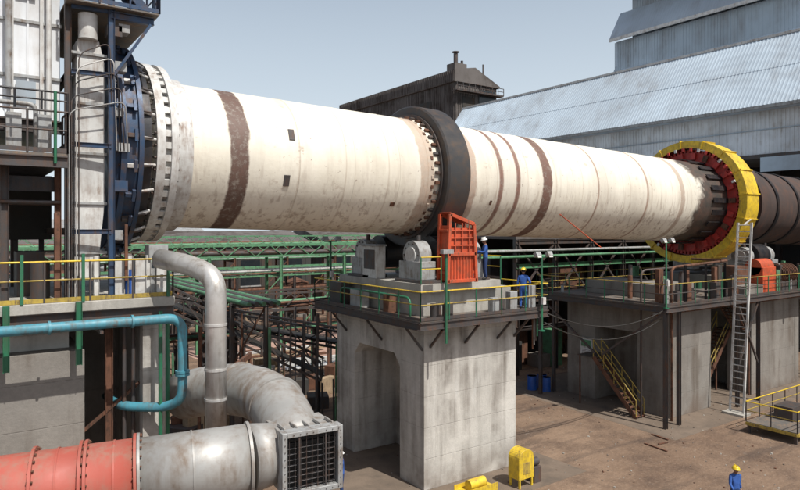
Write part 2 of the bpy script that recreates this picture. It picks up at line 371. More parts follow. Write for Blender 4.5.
for i in range(1,4): red((X0+.05+i*.36,Y,9.25),(X0+.05+i*.36,Y,10.5),.04)
for i in range(1,9): red((X0+.05+i*.16,Y,8.2),(X0+.05+i*.16,Y,9.2),.03)
b.bb(X0+.1,X1-.1,Y+.06,Y+.08,8.2,10.3,'redbr'); b.bb(X0+.1,X0+.12,Y+.1,Y+.55,8.2,10.4,'redbr')
b.prism([(X0+.1,Y-.05,10.93),(X1-.1,Y-.05,10.53),(X1-.1,Y-.05,10.5),(X0+.1,Y-.05,10.9)],(0,.7,0),'redbr')
for z in (8.5,9.3,10.2): red((X0+.05,Y,z),(X0+.05,Y+.55,z)); red((X1-.08,Y,z),(X1-.08,Y+.55,z))
b.obj('red_guard_frame',None,.006)
b=B(); b.bb(8.85,9.35,.4,1.5,8.1,9.5,'ltgrey'); b.bb(8.8,9.4,.35,1.55,9.5,9.58,'grey'); b.bb(8.83,8.86,.5,1.38,8.5,9.35,'steel'); b.obj('control_cabinet',None,.01)

def lamp(x,y,z0,h,name='flood_lamp_post'):
    b=B(); b.cyl((x,y,z0),(x,y,z0+h),.055,'green',10,.04); b.cyl((x,y,z0),(x,y,z0+.04),.14,'green',12)
    b.cyl((x-.35,y,z0+h-.05),(x+.35,y,z0+h-.05),.025,'green',8)
    for sx in (-.35,.35):
        b.box((x+sx,y-.08,z0+h+.08),(.28,.18,.18),'grey',(R(-30),0,0)); b.box((x+sx,y-.19,z0+h+.01),(.22,.02,.13),'lamp',(R(-30),0,0))
    b.box((x,y-.1,z0+1.3),(.18,.12,.3),'ltgrey'); b.obj(name)
lamp(14.4,-4.05,5.9,3.2); lamp(23.6,-4.0,6.2,3.4); lamp(8.6,4.0,6.8,2.9); lamp(38.5,-4.2,6.0,3.4)
b=B(); b.cyl((9.2,-4.0,5.9),(9.2,-4.0,9.3),.05,'green',8); b.box((9.2,-4.05,9.4),(.5,.2,.16),'grey'); b.obj('lamp_post')

# ------------------------------------------------------------------ right-hand piers
def pier2(x0,x1,y0,y1,zt,name,m='concrete_dk'):
    e=empty(name); b=B(); w=1.5
    b.bb(x0,x1,y0,y0+w,0,zt,m); b.bb(x0,x1,y1-w,y1,0,zt,m); b.bb(x0+1.6,x1,y0+w,y1-w,0,zt,m); b.bb(x0,x0+1.6,y0+w,y1-w,zt-1.2,zt,m); b.obj('shaft',e)
    b=B(); b.bb(x0-.25,x1+.25,y0-.2,y1+.2,zt,zt+.25,'slab'); b.bb(x0+.3,x1-.2,y0+.3,y1-.3,zt+.25,zt+1.3,m); b.obj('cap',e,.02); return e
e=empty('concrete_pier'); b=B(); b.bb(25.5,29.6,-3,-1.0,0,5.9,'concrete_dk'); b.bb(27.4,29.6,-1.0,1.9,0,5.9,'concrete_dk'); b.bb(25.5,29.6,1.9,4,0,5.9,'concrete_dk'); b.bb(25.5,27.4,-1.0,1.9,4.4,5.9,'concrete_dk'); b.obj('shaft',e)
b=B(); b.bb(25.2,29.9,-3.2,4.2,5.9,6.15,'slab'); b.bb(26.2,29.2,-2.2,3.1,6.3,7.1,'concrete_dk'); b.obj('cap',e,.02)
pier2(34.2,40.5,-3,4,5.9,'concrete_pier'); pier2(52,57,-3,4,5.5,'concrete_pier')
P2=platform('maintenance_platform',23.6,43.5,-4.0,4.8,6.3,'yellowdull','steel','green')
b=B()
for x in (23.7,24.9,30.8,33.2,41.8,43.3):
    for y in (-3.9,4.6): b.ibeam((x,y,0),(x,y,6.0),.18,.18,'steel')
b.beam((30.8,-3.9,6),(33.2,-3.9,2.2),.1,.1,'steel'); b.beam((30.8,-3.9,2.2),(33.2,-3.9,6),.1,.1,'steel')
b.beam((23.7,-3.9,6),(23.7,0,3.2),.1,.1,'steel'); b.beam((23.7,4.6,6),(23.7,0.5,3.2),.1,.1,'steel')
b.obj('columns',P2)
roller_station(36.6,7.4,'support_roller_station')
b=B(); b.rev([(36.0,2.55),(36.0,2.8),(37.2,2.8),(37.2,2.55)],'scorch',96); b.obj('riding_ring_outlet',kiln)
e=empty('kiln_drive_unit'); b=B()
b.bb(31.6,33.8,-3.9,-1.8,6.3,6.9,'concrete_dk'); b.bb(34,35.6,-3.8,-2.7,6.3,7.9,'redbr'); b.cyl((34.0,-3.2,7.9),(35.6,-3.2,7.9),.5,'redbr',24)
b.cyl((36.4,-3.3,7.4),(38.4,-3.3,7.4),.6,'rust',24)
for k in range(9): b.cyl((36.5+k*.2,-3.3,7.4),(36.56+k*.2,-3.3,7.4),.66,'rust',24)
b.bb(36.4,38.4,-3.8,-2.8,6.3,6.95,'steel'); b.bb(32,33.4,-3.3,-2.1,6.9,8.0,'rust'); b.obj('gearbox_and_motor',e,.015)
e=empty('platform_machinery'); b=B()
for i in range(70):
    x=random.uniform(24.1,42.8); y=random.choice([random.uniform(-3.7,-3.2),random.uniform(-3.6,4.4),random.uniform(-3.6,-2.6)]); h=random.uniform(.4,1.9); w=random.uniform(.18,.6)
    if i%3==0: b.cyl((x,y,6.3),(x,y,6.3+h),w*.35,random.choice(['rust','steel','grey','green']),14)
    else: b.box((x,y,6.3+h/2),(w,w*.7,h),random.choice(['steel','rust','darkclad','blacksteel','greenlt','rust','steel']))
for k in range(5): b.tube(arc([(23.8,-3.5+k*.12,6.1-.1*k),(40+k,-3.5+k*.12,6.1-.1*k),(40+k,-3.5+k*.12,1)],.3),.05,('rust','green','steel','grey','rust')[k],8)
b.tube(arc([(25.2,-3.3,0),(25.2,-3.3,8.2),(31,-3.3,8.4),(31,-1,8.4)],.4),.07,'rust',10); b.tube(arc([(24.4,-2,0),(24.4,-2,8.0),(30,-2.9,8.2)],.4),.06,'steel',10)
for x in (26,28,30): b.ibeam((x,-3.6,6.3),(x,-3.6,8.3),.1,.1,'blacksteel')
b.obj('pumps_and_pipework',e,.01)
b=B(); stair(b,(29.9,-1.6,0),(33.6,-1.6,4.0),.9,(0,1,0),'rust','yellowdull'); b.bb(33.55,34.15,-3.0,-1.1,3.95,4.0,'steel'); stair(b,(33.6,-2.7,4.0),(31.3,-2.7,6.2),.8,(0,1,0),'rust','rust')
for x,y in ((34.0,-2.95),(33.6,-1.1)): b.cyl((x,y,0),(x,y,4),.06,'rust',8)
b.obj('steel_staircase')
b=B(); stair(b,(24.3,-2.0,0),(24.3,.8,2.9),.7,(1,0,0),'rust','yellowdull'); b.bb(23.9,25.4,.8,1.9,2.85,2.9,'steel'); b.cyl((24.0,1.8,0),(24.0,1.8,2.9),.05,'rust',8); b.obj('steel_staircase')
b=B(); xb,xt=29.3,30.2
for y in (-4.25,-5.0):
    b.beam((xb,y,0),(xt,y,10.6),.10,.10,'ltgrey')
for i in range(30):
    t=i/30+.02; b.cyl((xb+(xt-xb)*t,-4.25,10.6*t),(xb+(xt-xb)*t,-5.0,10.6*t),.03,'ltgrey',6)
b.beam((xt,-4.6,10.5),(32.3,-3.9,10.8),.06,.06,'ltgrey'); b.bb(xb-.4,xb+.4,-5.2,-4.0,0,.12,'slab')
b.obj('access_ladder')
e=empty('low_service_staging'); b=B(); X0,X1,Y0,Y1=26.6,33.5,-8.9,-6.5
b.bb(X0,X1,Y0,Y1,.5,.56,'grating')
for x in (X0+.1,30,X1-.1):
    for y in (Y0+.1,Y1-.1): b.bb(x-.06,x+.06,y-.06,y+.06,0,.5,'steel')
b.beam((X0,Y0-.01,.46),(X1,Y0-.01,.46),.1,.14,'yellowdull'); b.beam((X0-.01,Y0,.46),(X0-.01,Y1,.46),.1,.14,'yellowdull')
rail(b,[(X0,Y1,.56),(X0,Y0,.56),(X1,Y0,.56)],1.0,'yellow','steel',1.3,False,mm='yellowdull'); rail(b,[(X0,Y1,.56),(X1,Y1,.56)],1.0,'yellow','steel',1.3,False,mm='yellowdull')
b.box((29,-7.5,.9),(1.4,.9,.7),'steel'); b.cyl((31.2,-7.5,.56),(31.2,-7.5,1.4),.4,'rust',18); b.obj('deck_and_rails',e)
b=B(); b.bb(25.36,25.42,2.0,2.9,2.5,3.6,'ltgrey'); b.bb(25.345,25.36,2.08,2.82,3.1,3.5,'greenlt'); b.bb(25.345,25.36,2.08,2.82,2.6,3.0,'white')
for k in range(4): b.bb(25.338,25.345,2.15,2.75,2.65+k*.08,2.675+k*.08,'steel')
b.bb(25.42,25.5,2.15,2.75,2.7,3.4,'steel'); b.obj('notice_board')
def drum(x,y):
    b=B(); b.cyl((x,y,0),(x,y,.88),.29,'blue',28)
    for z in (.02,.3,.58,.86): b.cyl((x,y,z-.02),(x,y,z+.02),.305,'blue',28)
    b.cyl((x+.12,y,.86),(x+.12,y,.9),.04,'steel',8); b.obj('oil_drum')
for x,y in ((24.5,4.9),(24.1,5.7),(24.9,5.6)): drum(x,y)
def pump_cover(x,y):
    b=B(); pts=[(x-.42,y-.3,.35),(x-.42,y-.3,1.15)]+[(x-.42*math.cos(R(a)),y-.3,1.15+.35*math.sin(R(a))) for a in range(15,180,15)]+[(x+.42,y-.3,1.15),(x+.42,y-.3,.35)]
    b.prism(pts,(0,.6,0),'yellow')
    for dx in (-.34,.34):
        for dy in (-.24,.24): b.bb(x+dx-.04,x+dx+.04,y+dy-.04,y+dy+.04,0,.35,'yellow')
    b.bb(x-.2,x+.2,y-.315,y-.3,.55,1.0,'yellowdull'); b.cyl((x+.42,y,.8),(x+.9,y,.8),.16,'steel',14); b.bb(x+.55,x+.95,y-.2,y+.2,0,.64,'steel')
    b.obj('yellow_pump_cover',None,.012)
pump_cover(12.45,-4.75)
b=B(); b.bb(9.6,11.2,-4.7,-4.0,.15,.22,'yellow'); b.bb(9.6,11.2,-4.72,-4.7,.1,.4,'yellow'); b.bb(9.6,11.2,-4.0,-3.98,.1,.4,'yellow')
for x in (9.7,11.1): b.bb(x-.05,x+.05,-4.65,-4.05,0,.15,'yellow')
b.cyl((10.0,-4.35,.42),(10.8,-4.35,.42),.2,'yellow',16); b.obj('yellow_skid')

# ------------------------------------------------------------------ left structure
lp=empty('kiln_hood_pier'); b=B()
b.bb(-14,-3.2,-3.3,3.8,0,6.9,'concrete_dk'); b.bb(-1.65,-1.0,-3.3,3.8,0,7.9,'concrete'); b.bb(-3.2,-1.65,0.5,3.8,0,7.9,'concrete_dk')
b.bb(-14,-3.5,-2.6,3.6,6.9,7.7,'concrete'); b.obj('walls',lp)
b=B(); b.bb(-14,-.85,-3.75,3.9,8.02,8.3,'slab'); b.obj('deck_slab',lp,.02)
b=B(); b.ibeam((-14,-3.6,7.87),(-.85,-3.6,7.87),.2,.3,'steel'); b.ibeam((-14,-2.9,7.87),(-.9,-2.9,7.87),.2,.3,'steel')
for i in range(12): b.ibeam((-13.5+i*1.1,-3.5,7.9),(-13.5+i*1.1,3,7.9),.12,.22,'blacksteel')
for x in (-5.1,-3.42): b.ibeam((x,-3.84,6.6),(x,-3.84,8.3),.15,.15,'green')
b.ibeam((-2.5,-2.9,0),(-2.5,-2.9,7.7),.2,.2,'rust')
for z in (2.0,4.5): b.beam((-3.2,-2.9,z),(-1.65,-2.9,z+1.2),.08,.08,'rust')
for x in (-2.1,-1.85): b.cyl((x,-3.0,0),(x,-3.0,7.7),.06,'steel',8)
b.obj('edge_steelwork',lp)
b=B(); rail(b,[(-12,-3.7,8.3),(-.9,-3.7,8.3),(-.9,3.5,8.3)],1.1,'yellow','steel',1.1,mm='yellowdull')
for x in (-4.75,-3.3,-1.05): b.bb(x-.04,x+.04,-3.78,-3.73,8.3,9.6,'green')
b.obj('railing',lp)
hd=empty('kiln_inlet_hood'); b=B()
b.rev([(-2.5,0.1),(-2.5,3.1),(-2.3,3.25),(-1.6,3.25),(-1.6,2.7)],'navy',72)
b.rev([(-1.6,2.55),(-1.6,2.98),(-1.3,2.98),(-1.3,2.55)],'blacksteel',72,True)
b.rev([(-2.25,3.25),(-2.25,3.42),(-2.1,3.42),(-2.1,3.25)],'navy',72); b.rev([(-1.75,3.25),(-1.75,3.38),(-1.62,3.38),(-1.62,3.25)],'navy',72)
b.obj('hood_drum',hd)
b=B()
for i in range(24):
    t=2*math.pi*i/24+.05
    y,z=-math.cos(t),math.sin(t)
    b.cyl((-1.58,3.12*y,kz(0)+3.12*z),(-1.2,2.95*y,kz(0)+2.95*z),.05,'ltgrey',8)
    b.box((-1.93,3.36*y,kz(0)+3.36*z),(.3,.14,.12),('steel','navy','ltgrey')[i%3],(-t,0,0))
    b.box((-1.85,3.42*y,kz(0)+3.42*z),(.10,.1,.36),'navy',(-t,0,0))
    b.cyl((-2.3,3.3*y,kz(0)+3.3*z),(-1.3,3.1*y,kz(0)+3.1*z),.03,'steel',6)
b.obj('seal_actuators',hd,.008)
b=B()
b.prism([(-3.45,-3.15,8.9),(-2.85,-3.15,8.9),(-2.66,-3.15,11),(-2.66,-3.15,15.0),(-2.8,-3.15,15.6),(-3.35,-3.15,15.6),(-3.5,-3.15,11)],(0,1.0,0),'ltgrey')
for z in (9.6,11,12.4,13.8,15.2): b.box((-3.06,-2.65,z),(.92,1.12,.08),'grey')
for x in (-3.4,-2.9,-2.0,-1.5): b.ibeam((x,-3.3,8.3),(x,-3.3,9.5),.14,.14,'ltgrey')
b.cyl((-3.1,-3.2,15.6),(-3.1,-3.2,16.3),.25,'ltgrey',18)
b.obj('riser_duct',hd,.015)
b=B()
cols=((-3.62,-3.3),(-2.55,-3.55),(-3.62,3.2),(-1.75,3.3))
for i,(x,y) in enumerate(cols): b.ibeam((x,y,8.3),(x,y,17.2),.16,.16,'navy' if i==1 else 'steel')
for z in (10.2,12.6,14.6,16.4):
    b.ibeam((-3.55,-3.45,z),(-2.55,-3.55,z),.10,.13,'navy'); b.ibeam((-3.55,3.2,z),(-3.55,-3.3,z),.15,.2,'steel')
b.ibeam((-2.55,-3.55,16.3),(-1.4,-3.55,16.3),.15,.2,'navy'); b.beam((-2.5,-3.6,14.6),(-1.5,-3.6,16.2),.08,.08,'navy')
b.bb(-3.7,-1.3,-3.8,3,16.45,16.5,'grating')
rail(b,[(-3.7,-3.8,16.5),(-1.3,-3.8,16.5),(-1.3,3,16.5)],1.1,'navy','navy',.8)
stair(b,(-1.6,-3.3,16.5),(-3.4,-3.3,18.6),.7,(0,1,0),'navy','navy')
b.ibeam((-1.35,-3.6,16.5),(-1.35,-3.6,20),.12,.12,'navy'); b.ibeam((-3.3,-3.6,18.6),(-.9,-3.6,18.6),.15,.2,'navy')
for x,z,s in ((-2.45,15.9,.4),(-2.2,16.0,.3),(-2.3,14.9,.35),(-2.35,13.6,.3),(-2.3,11.5,.4),(-2.4,10.1,.35),(-2.2,12.6,.3)): b.box((x,-3.3,z),(s,.4,s*.8),random.choice(['grey','steel','navy']))
for k in range(5): b.tube(arc([(-3.62+k*.06,-3.55,8.3),(-3.62+k*.06,-3.55,13.5+k*.4),(-2.2-.1*k,-3.62,13.9+k*.4),(-2.1-.1*k,-3.5,12.5)],.25),.02,('grey','steel','blacksteel','ltgrey','steel')[k],6)
b.box((-3.9,-3.45,9.5),(.14,.14,2.4),'rust'); b.box((-2.15,-3.5,9.6),(.08,.08,1.6),'rust')
b.obj('support_frame',hd,.008)
b=B()
for x in (-2.3,-1.7,-1.1): b.box((x,-3.1,8.85),(.3,.35,1.1),'ltgrey')
for x in (-2.0,-1.4): b.cyl((x,-3.2,8.3),(x,-3.2,9.1),.12,'blue' if x<-1.9 else 'grey',14)
b.bb(-1.5,-.95,-3.4,-2.9,9.4,9.8,'grey'); b.obj('seal_support_brackets',hd,.01)

pb=empty('preheater_building'); b=B()
b.bb(-16,-3.75,-2.8,5,13.3,24,'white'); b.obj('clad_wall',pb)
b=B()
for i in range(24): x=-16+i*.52; b.bb(x,x+.05,-2.84,-2.8,13.3,24,'white')
for z in (14.4,15.9,17.4,18.9,20.4): b.bb(-16,-3.72,-2.86,-2.8,z,z+.08,'grey')
for x in (-4.95,-4.25): b.bb(x,x+.08,-2.9,-2.8,13.3,24,'ltgrey')
for z in (13.7,16.6,17.9): b.bb(-4.82,-4.35,-2.9,-2.86,z,z+.6,'bluegrey')
b.cyl((-4.05,-3.0,13.3),(-4.05,-3.0,20),.07,'ltgrey',10); b.cyl((-5.0,-3.1,14),(-5.0,-3.1,20),.09,'grey',10)
b.obj('cladding_ribs',pb)
b=B()
b.bb(-16,-3.7,-3.9,-2.8,12.2,12.28,'grating'); b.ibeam((-16,-3.9,12.05),(-3.7,-3.9,12.05),.16,.3,'steel'); b.ibeam((-16,-2.8,13.1),(-3.7,-2.8,13.1),.2,.35,'steel')
rail(b,[(-14,-3.9,12.28),(-3.7,-3.9,12.28),(-3.7,-2.9,12.28)],1.1,'steel','steel',.9)
rail(b,[(-14,-3.85,13.4),(-3.7,-3.85,13.4)],.5,'blacksteel','blacksteel',.6,False)
for x in (-4.9,-4.2): b.box((x,-3.2,12.9),(.35,.4,.9),'grey')
b.tube(arc([(-6,-3.4,13.6),(-4.4,-3.4,13.6),(-4.4,-3.4,12.3)],.2),.06,'grey',8)
b.ibeam((-3.85,-3.2,8.3),(-3.85,-3.2,12.05),.16,.16,'rust'); b.ibeam((-5.1,-3.2,8.3),(-5.1,-3.2,12.05),.2,.2,'steel'); b.ibeam((-4.5,2.5,8.3),(-4.5,2.5,12.05),.22,.22,'steel')
b.ibeam((-9.1,-3.2,8.3),(-9.1,-3.2,12.05),.22,.22,'steel')
b.bb(-16,-3.9,-3.1,-2.9,11.3,11.7,'blacksteel'); b.bb(-16,-3.4,2.2,2.3,9.9,12.1,'darkclad'); b.bb(-4.7,-4.0,-1.5,-.4,8.3,9.6,'steel'); b.cyl((-4.2,-2.4,8.3),(-4.2,-2.4,9.3),.25,'steel',16)
b.bb(-16,-3.75,-2.7,4.9,12.0,12.1,'blacksteel')
for k in range(6): b.cyl((-16,-3.3+.25*k,11.0),(-3.8,-3.3+.25*k,11.0),.05,random.choice(['rust','steel','steel']),8)
b.cyl((-4.0,-3.97,12.0),(-4.0,-3.97,13.9),.04,'green',8)
b.obj('gallery_and_columns',pb)

# ------------------------------------------------------------------ pipes / ducts near left
b=B(); b.tube(arc([(-14,-4.5,7.75),(-.85,-4.5,7.75),(-.85,-4.5,5.4),(-1.2,-3.9,5.1),(-2.2,-3.0,5.1),(-2.3,-1.5,5.1)],.45),.135,'teal',18)
for x in (-4.2,-2.2): b.cyl((x-.03,-4.5,7.75),(x+.03,-4.5,7.75),.18,'teal',18)
b.cyl((-.85,-4.5,6.1),(-.85,-4.5,6.16),.2,'teal',18); b.cyl((-.85,-4.5,6.19),(-.85,-4.5,6.25),.2,'teal',18)
for x in (-5.5,-3.0): b.beam((x,-3.3,7.55),(x,-4.7,7.55),.08,.08,'steel')
b.obj('teal_water_pipe')
b=B(); pth=arc([(-1.35,-4.0,9.42),(-.75,-5.2,9.25),(-.4,-6.0,8.95),(-.4,-6.0,4.4)],.8,10); b.tube(pth,.28,'silver',24)
for z in (7.7,6.5,5.7): b.cyl((-.4,-6,z-.03),(-.4,-6,z+.03),.30,'silver',24)
b.obj('lagged_exhaust_pipe')
du=empty('process_gas_duct')
A=Vector((-5.9,-7.2,4.72)); C=Vector((-.35,-8.55,4.86)); d=(C-A).normalized()
def dp(t): return A+d*t
b=B(); b.tube([A-d*6,dp(1.1),dp(3.15)],.80,'red',40)
for t in (1.15,2.05,2.15,3.12): b.cyl(dp(t-.03),dp(t+.03),.90,'red',40)
for t in (1.6,2.7,.4,-.4): b.cyl(dp(t-.02),dp(t+.02),.82,'red',40)
for k in range(24):
    a=2*math.pi*k/24; up=Vector((0,0,1)); s_=d.cross(up).normalized(); off=up*math.cos(a)*.855+s_*math.sin(a)*.855
    b.cyl(dp(1.09)+off,dp(1.21)+off,.022,'rust',6); b.cyl(dp(2.0)+off,dp(2.2)+off,.022,'rust',6); b.cyl(dp(3.06)+off,dp(3.25)+off,.022,'rust',6)
b.obj('red_section',du)
b=B(); b.tube([dp(3.15),dp(4.6),dp(5.6)],.79,'ductgrey',40); b.tube([dp(5.6),dp(6.25)+Vector((0,.10,0))],[.79,.70],'ductgrey',40); b.cyl(dp(3.16),dp(3.22),.90,'ductgrey',40); b.cyl(dp(4.3),dp(4.34),.805,'ductgrey',40); b.cyl(dp(5.55),dp(5.62),.84,'ductgrey',40)
b.obj('grey_section',du)
b=B()
pr=[Vector(p) for p in ((-.2,-2.4,5.0),(.35,-3.6,5.35),(.75,-4.8,5.55),(.95,-5.9,5.6),(1.0,-6.8,5.5),(.9,-7.6,5.3),(.75,-8.3,5.05),(.68,-8.8,4.85))]
b.tube(arc(pr,.6,5),.74,'ductgrey',40)
for i in (2,4):
    t=(pr[i+1]-pr[i-1]).normalized(); b.cyl(pr[i]-t*.03,pr[i]+t*.03,.78,'ductgrey',40)
b.obj('rear_branch',du)
bx=Vector((.72,-9.28,4.85)); f=Vector((-.10,-1,0)).normalized(); s_=Vector((0,0,1)).cross(f).normalized(); up=Vector((0,0,1))
b=B()
def obox(cx,cz,cy,w,h,dep,mat):
    c=bx+s_*cx+up*cz+f*cy
    b.hexa([c+s_*a*w/2+f*e*dep/2+up*g*h/2 for a,e,g in ((-1,-1,-1),(1,-1,-1),(1,1,-1),(-1,1,-1),(-1,-1,1),(1,-1,1),(1,1,1),(-1,1,1))],mat)
W=1.5
obox(0,0,-.55,W-.1,W-.1,1.1,'ductgrey')
for sx in (-1,1): obox(sx*(W/2-.06),0,.15,.12,W,.34,'grey')
for sz in (-1,1): obox(0,sz*(W/2-.06),.15,W-.24,.12,.338,'grey')
obox(0,0,.02,W-.25,W-.25,.04,'boot')
for k in range(10): obox(0,-.58+k*.13,.14,W-.26,.02,.10,'blacksteel')
for k in range(-4,5): obox(k*.14,0,.24,.015,W-.26,.02,'steel')
for k in (-1,1): obox(k*.33,0,.27,.04,W-.26,.04,'steel')
for k in range(9):
    for sz in (-1,1):
        obox(-.64+k*.16,sz*(W/2-.06),.33,.025,.025,.02,'steel'); obox(sz*(W/2-.06),-.64+k*.16,.335,.025,.025,.02,'steel')
for k in range(5): obox(-.6+k*.3,W/2+.0,-.2,.04,.07,.5,'ductgrey')
b.obj('damper_box',du,.008)
b=B()
for p in (dp(.5),dp(4.0),bx+Vector((.2,.6,0)),Vector((.9,-5.7,5.4))):
    b.beam((p.x,p.y,0),(p.x,p.y,p.z-.7),.25,.25,'steel'); b.bb(p.x-.45,p.x+.45,p.y-.3,p.y+.3,p.z-.92,p.z-.74,'steel')
b.obj('saddles_and_legs',du)
b=B()
for x,y,m in ((-1.3,-3.9,'green'),(-1.0,-3.5,'green'),(.6,-3.0,'rust'),(3.2,.6,'rust')): b.cyl((x,y,0),(x,y,7.9 if x<0 else 5.5),.06,m,8)
b.beam((.6,-3,5.4),(3.2,.6,5.4),.12,.2,'rust'); b.beam((.6,-3,4.2),(3.2,.6,4.2),.08,.12,'rust')
b.obj('pipe_support_posts')

# ------------------------------------------------------------------ buildings
sh=empty('industrial_shed_with_chimney'); b=B()
b.bb(58,67,54,90,0,33.2,'brownshed'); b.obj('walls',sh)
b=B(); b.prism([(57.6,53.6,33.2),(67.4,53.6,33.2),(67.4,53.6,33.5),(62,53.6,36.0),(57.6,53.6,35.2)],(0,36.8,0),'brownshed')
b.obj('roof',sh)
b=B()
for i in range(70): y=54.2+i*.5; b.bb(57.9,58,y,y+.12,20,33.1,'brownshed')
for i in range(17): x=58.2+i*.5; b.bb(x,x+.12,53.9,54,20,33.1,'brownshed')
for i in range(72): y=53.8+i*.5; b.bb(57.5,57.6,y,y+.12,33.3,35.1,'brownshed')
b.bb(57.85,57.9,60,64,28.5,31,'darkclad'); b.bb(57.85,57.9,70,75,27,30.5,'darkclad')
b.bb(59.5,62,53.82,53.88,27,31,'darkclad'); b.bb(63,66.5,53.82,53.88,30,32.5,'glass'); b.bb(57.4,67.4,52.7,53.9,31.6,31.75,'steel')
rail(b,[(57.4,52.7,31.75),(67.4,52.7,31.75)],1.2,'steel','steel',1.2,r=.06)
b.bb(67,70.5,56,70,0,30.2,'brownshed'); b.prism([(67,55.8,30.2),(70.8,55.8,30.2),(67,55.8,31.6)],(0,14,0),'darkclad')
b.obj('wall_ribs_and_openings',sh)
b=B(); b.cyl((58.6,54.5,33),(58.6,54.5,38.0),.35,'steel',14); b.cyl((59.9,54.5,33),(59.9,54.5,37.0),.22,'steel',12); b.bb(58,60.5,54,56,35,36.4,'brownshed')
b.cyl((58.6,54.5,38.2),(58.6,54.5,38.3),.6,'steel',14); b.beam((58.6,54.5,37.9),(58.6,54.5,38.3),.1,.1,'steel'); b.cyl((64,54,33),(64,54,36.9),.12,'steel',8)
b.obj('roof_vents',sh)
sh.scale=(1.13,1.13,1.1); sh.location=(2.0,4.5,0)
gl=empty('corrugated_gallery_building'); b=B()
X=54; Yn,Yf=-30,54; ex,ez,rx,rz=X,21.4,X+5.6,28.9
b.prism([(ex+.6,Yn,21.2),(X+12,Yn,21.2),(X+12,Yn,28.6),(rx,Yn,28.8),(ex+.4,Yn,21.7)],(0,Yf-Yn,0),'paleclad'); b.obj('roof_volume',gl)
b=B(); n=int((Yf-Yn)/.36)
sl=Vector((rx-ex,0,rz-ez)).normalized(); nr=Vector((-sl.z,0,sl.x))
def strip(y0,y1,off,th,m,t0=0.,t1=1.):
    P0=Vector((ex,0,ez)); L=math.hypot(rx-ex,rz-ez); a=P0+sl*L*t0+nr*off; c=P0+sl*L*t1+nr*off
    b.hexa([(a.x,y0,a.z),(c.x,y0,c.z),(c.x,y1,c.z),(a.x,y1,a.z)]+[(q.x,yy,q.z) for q,yy in ((a+nr*th,y0),(c+nr*th,y0),(c+nr*th,y1),(a+nr*th,y1))],m)
strip(Yn,Yf,.0,.08,'paleclad',0,.52); strip(Yn,Yf,.03,.08,'paleclad',.515,1.0)
for i in range(n):
    y=Yn+i*.36; strip(y,y+.10,.08,.04,'paleclad',0,.515); strip(y+.02,y+.12,.11,.04,'paleclad',.515,1.)
b.bb(X-.1,X+.15,Yn,Yf,21.15,21.42,'grey'); b.bb(rx-.2,rx+.3,Yn,Yf,28.95,29.2,'ltgrey')
b.obj('roof_sheeting',gl)
b=B(); b.bb(X+1.6,X+11.5,Yn,Yf,16.9,21.2,'white')
for i in range(n): y=Yn+i*.36; b.bb(X+1.55,X+1.6,y,y+.11,17.2,21.1,'white')
b.bb(X+1.4,X+1.53,Yn,Yf,16.8,17.15,'steel'); b.bb(X+1.45,X+1.53,Yn,Yf,19.4,19.5,'bluegrey')
b.obj('lower_cladding',gl)
b=B()
for i in range(13):
    y=Yn+1+i*6.4
    if -4.2<y<4.2: continue
    b.ibeam((X+2,y,0),(X+2,y,16.9),.5,.5,'steel'); b.ibeam((X+11,y,0),(X+11,y,16.9),.5,.5,'steel')
    b.beam((X+2,y,11),(X+2,y+6.4,16.5),.2,.2,'steel') if i%2 else None
for z in (10,14): b.ibeam((X+2,4.6,z),(X+2,Yf,z),.3,.4,'steel')
b.bb(X+12,X+12.3,-30,Yf,0,17,'darkclad')
b.bb(X-1,X+2,-6.5,5.5,15.5,15.7,'grating'); b.bb(X-1.05,X-1,-6.5,5.5,15.3,16.6,'bluegrey')
b.obj('support_columns',gl)
b=B(); b.bb(47,52.5,6.5,30,0,12.5,'darkclad'); b.prism([(46.3,6,12.4),(53.3,6,14.3),(53.3,6,14.5),(46.3,6,12.6)],(0,25,0),'bluegrey')
for i in range(40): b.bb(46.9,47,6.6+i*.58,6.75+i*.58,0,12.3,'darkclad')
b.obj('lean_to_shed')
tb=empty('tall_clad_building'); b=B(); X=69
b.bb(X,X+25,-25,32.5,0,36,'bluegrey'); b.bb(X+1.5,X+25,-25,31,36,60,'bluegrey'); b.obj('walls',tb)
b=B()
def slab_slope(xa,za,xb,zb,y0,y1,th,m):
    b.hexa([(xa,y0,za),(xb,y0,zb),(xb,y1,zb),(xa,y1,za),(xa,y0,za+th),(xb,y0,zb+th),(xb,y1,zb+th),(xa,y1,za+th)],m)
for za,zb,dx in ((29.5,34.0,2.6),(36.2,40.2,1.9),(42.4,47.6,2.1)):
    slab_slope(X-dx+.9,za,X+1.4,zb,-25.3,32.9,.12,'paleclad')
    for i in range(145):
        y=-25+i*.4; slab_slope(X-dx+.9,za+.1,X+1.4,zb+.1,y,y+.12,.06,'paleclad')
    b.bb(X-dx+.8,X-dx+1.0,-25.3,32.9,za-.3,za+.1,'ltgrey')
for i in range(145): y=-25+i*.4; b.bb(X-.05,X,y,y+.12,20,35.9,'bluegrey'); b.bb(X+1.45,X+1.5,y,y+.12,36,55,'bluegrey') if y<30.5 else None
b.obj('sloped_sheeting_bands',tb)

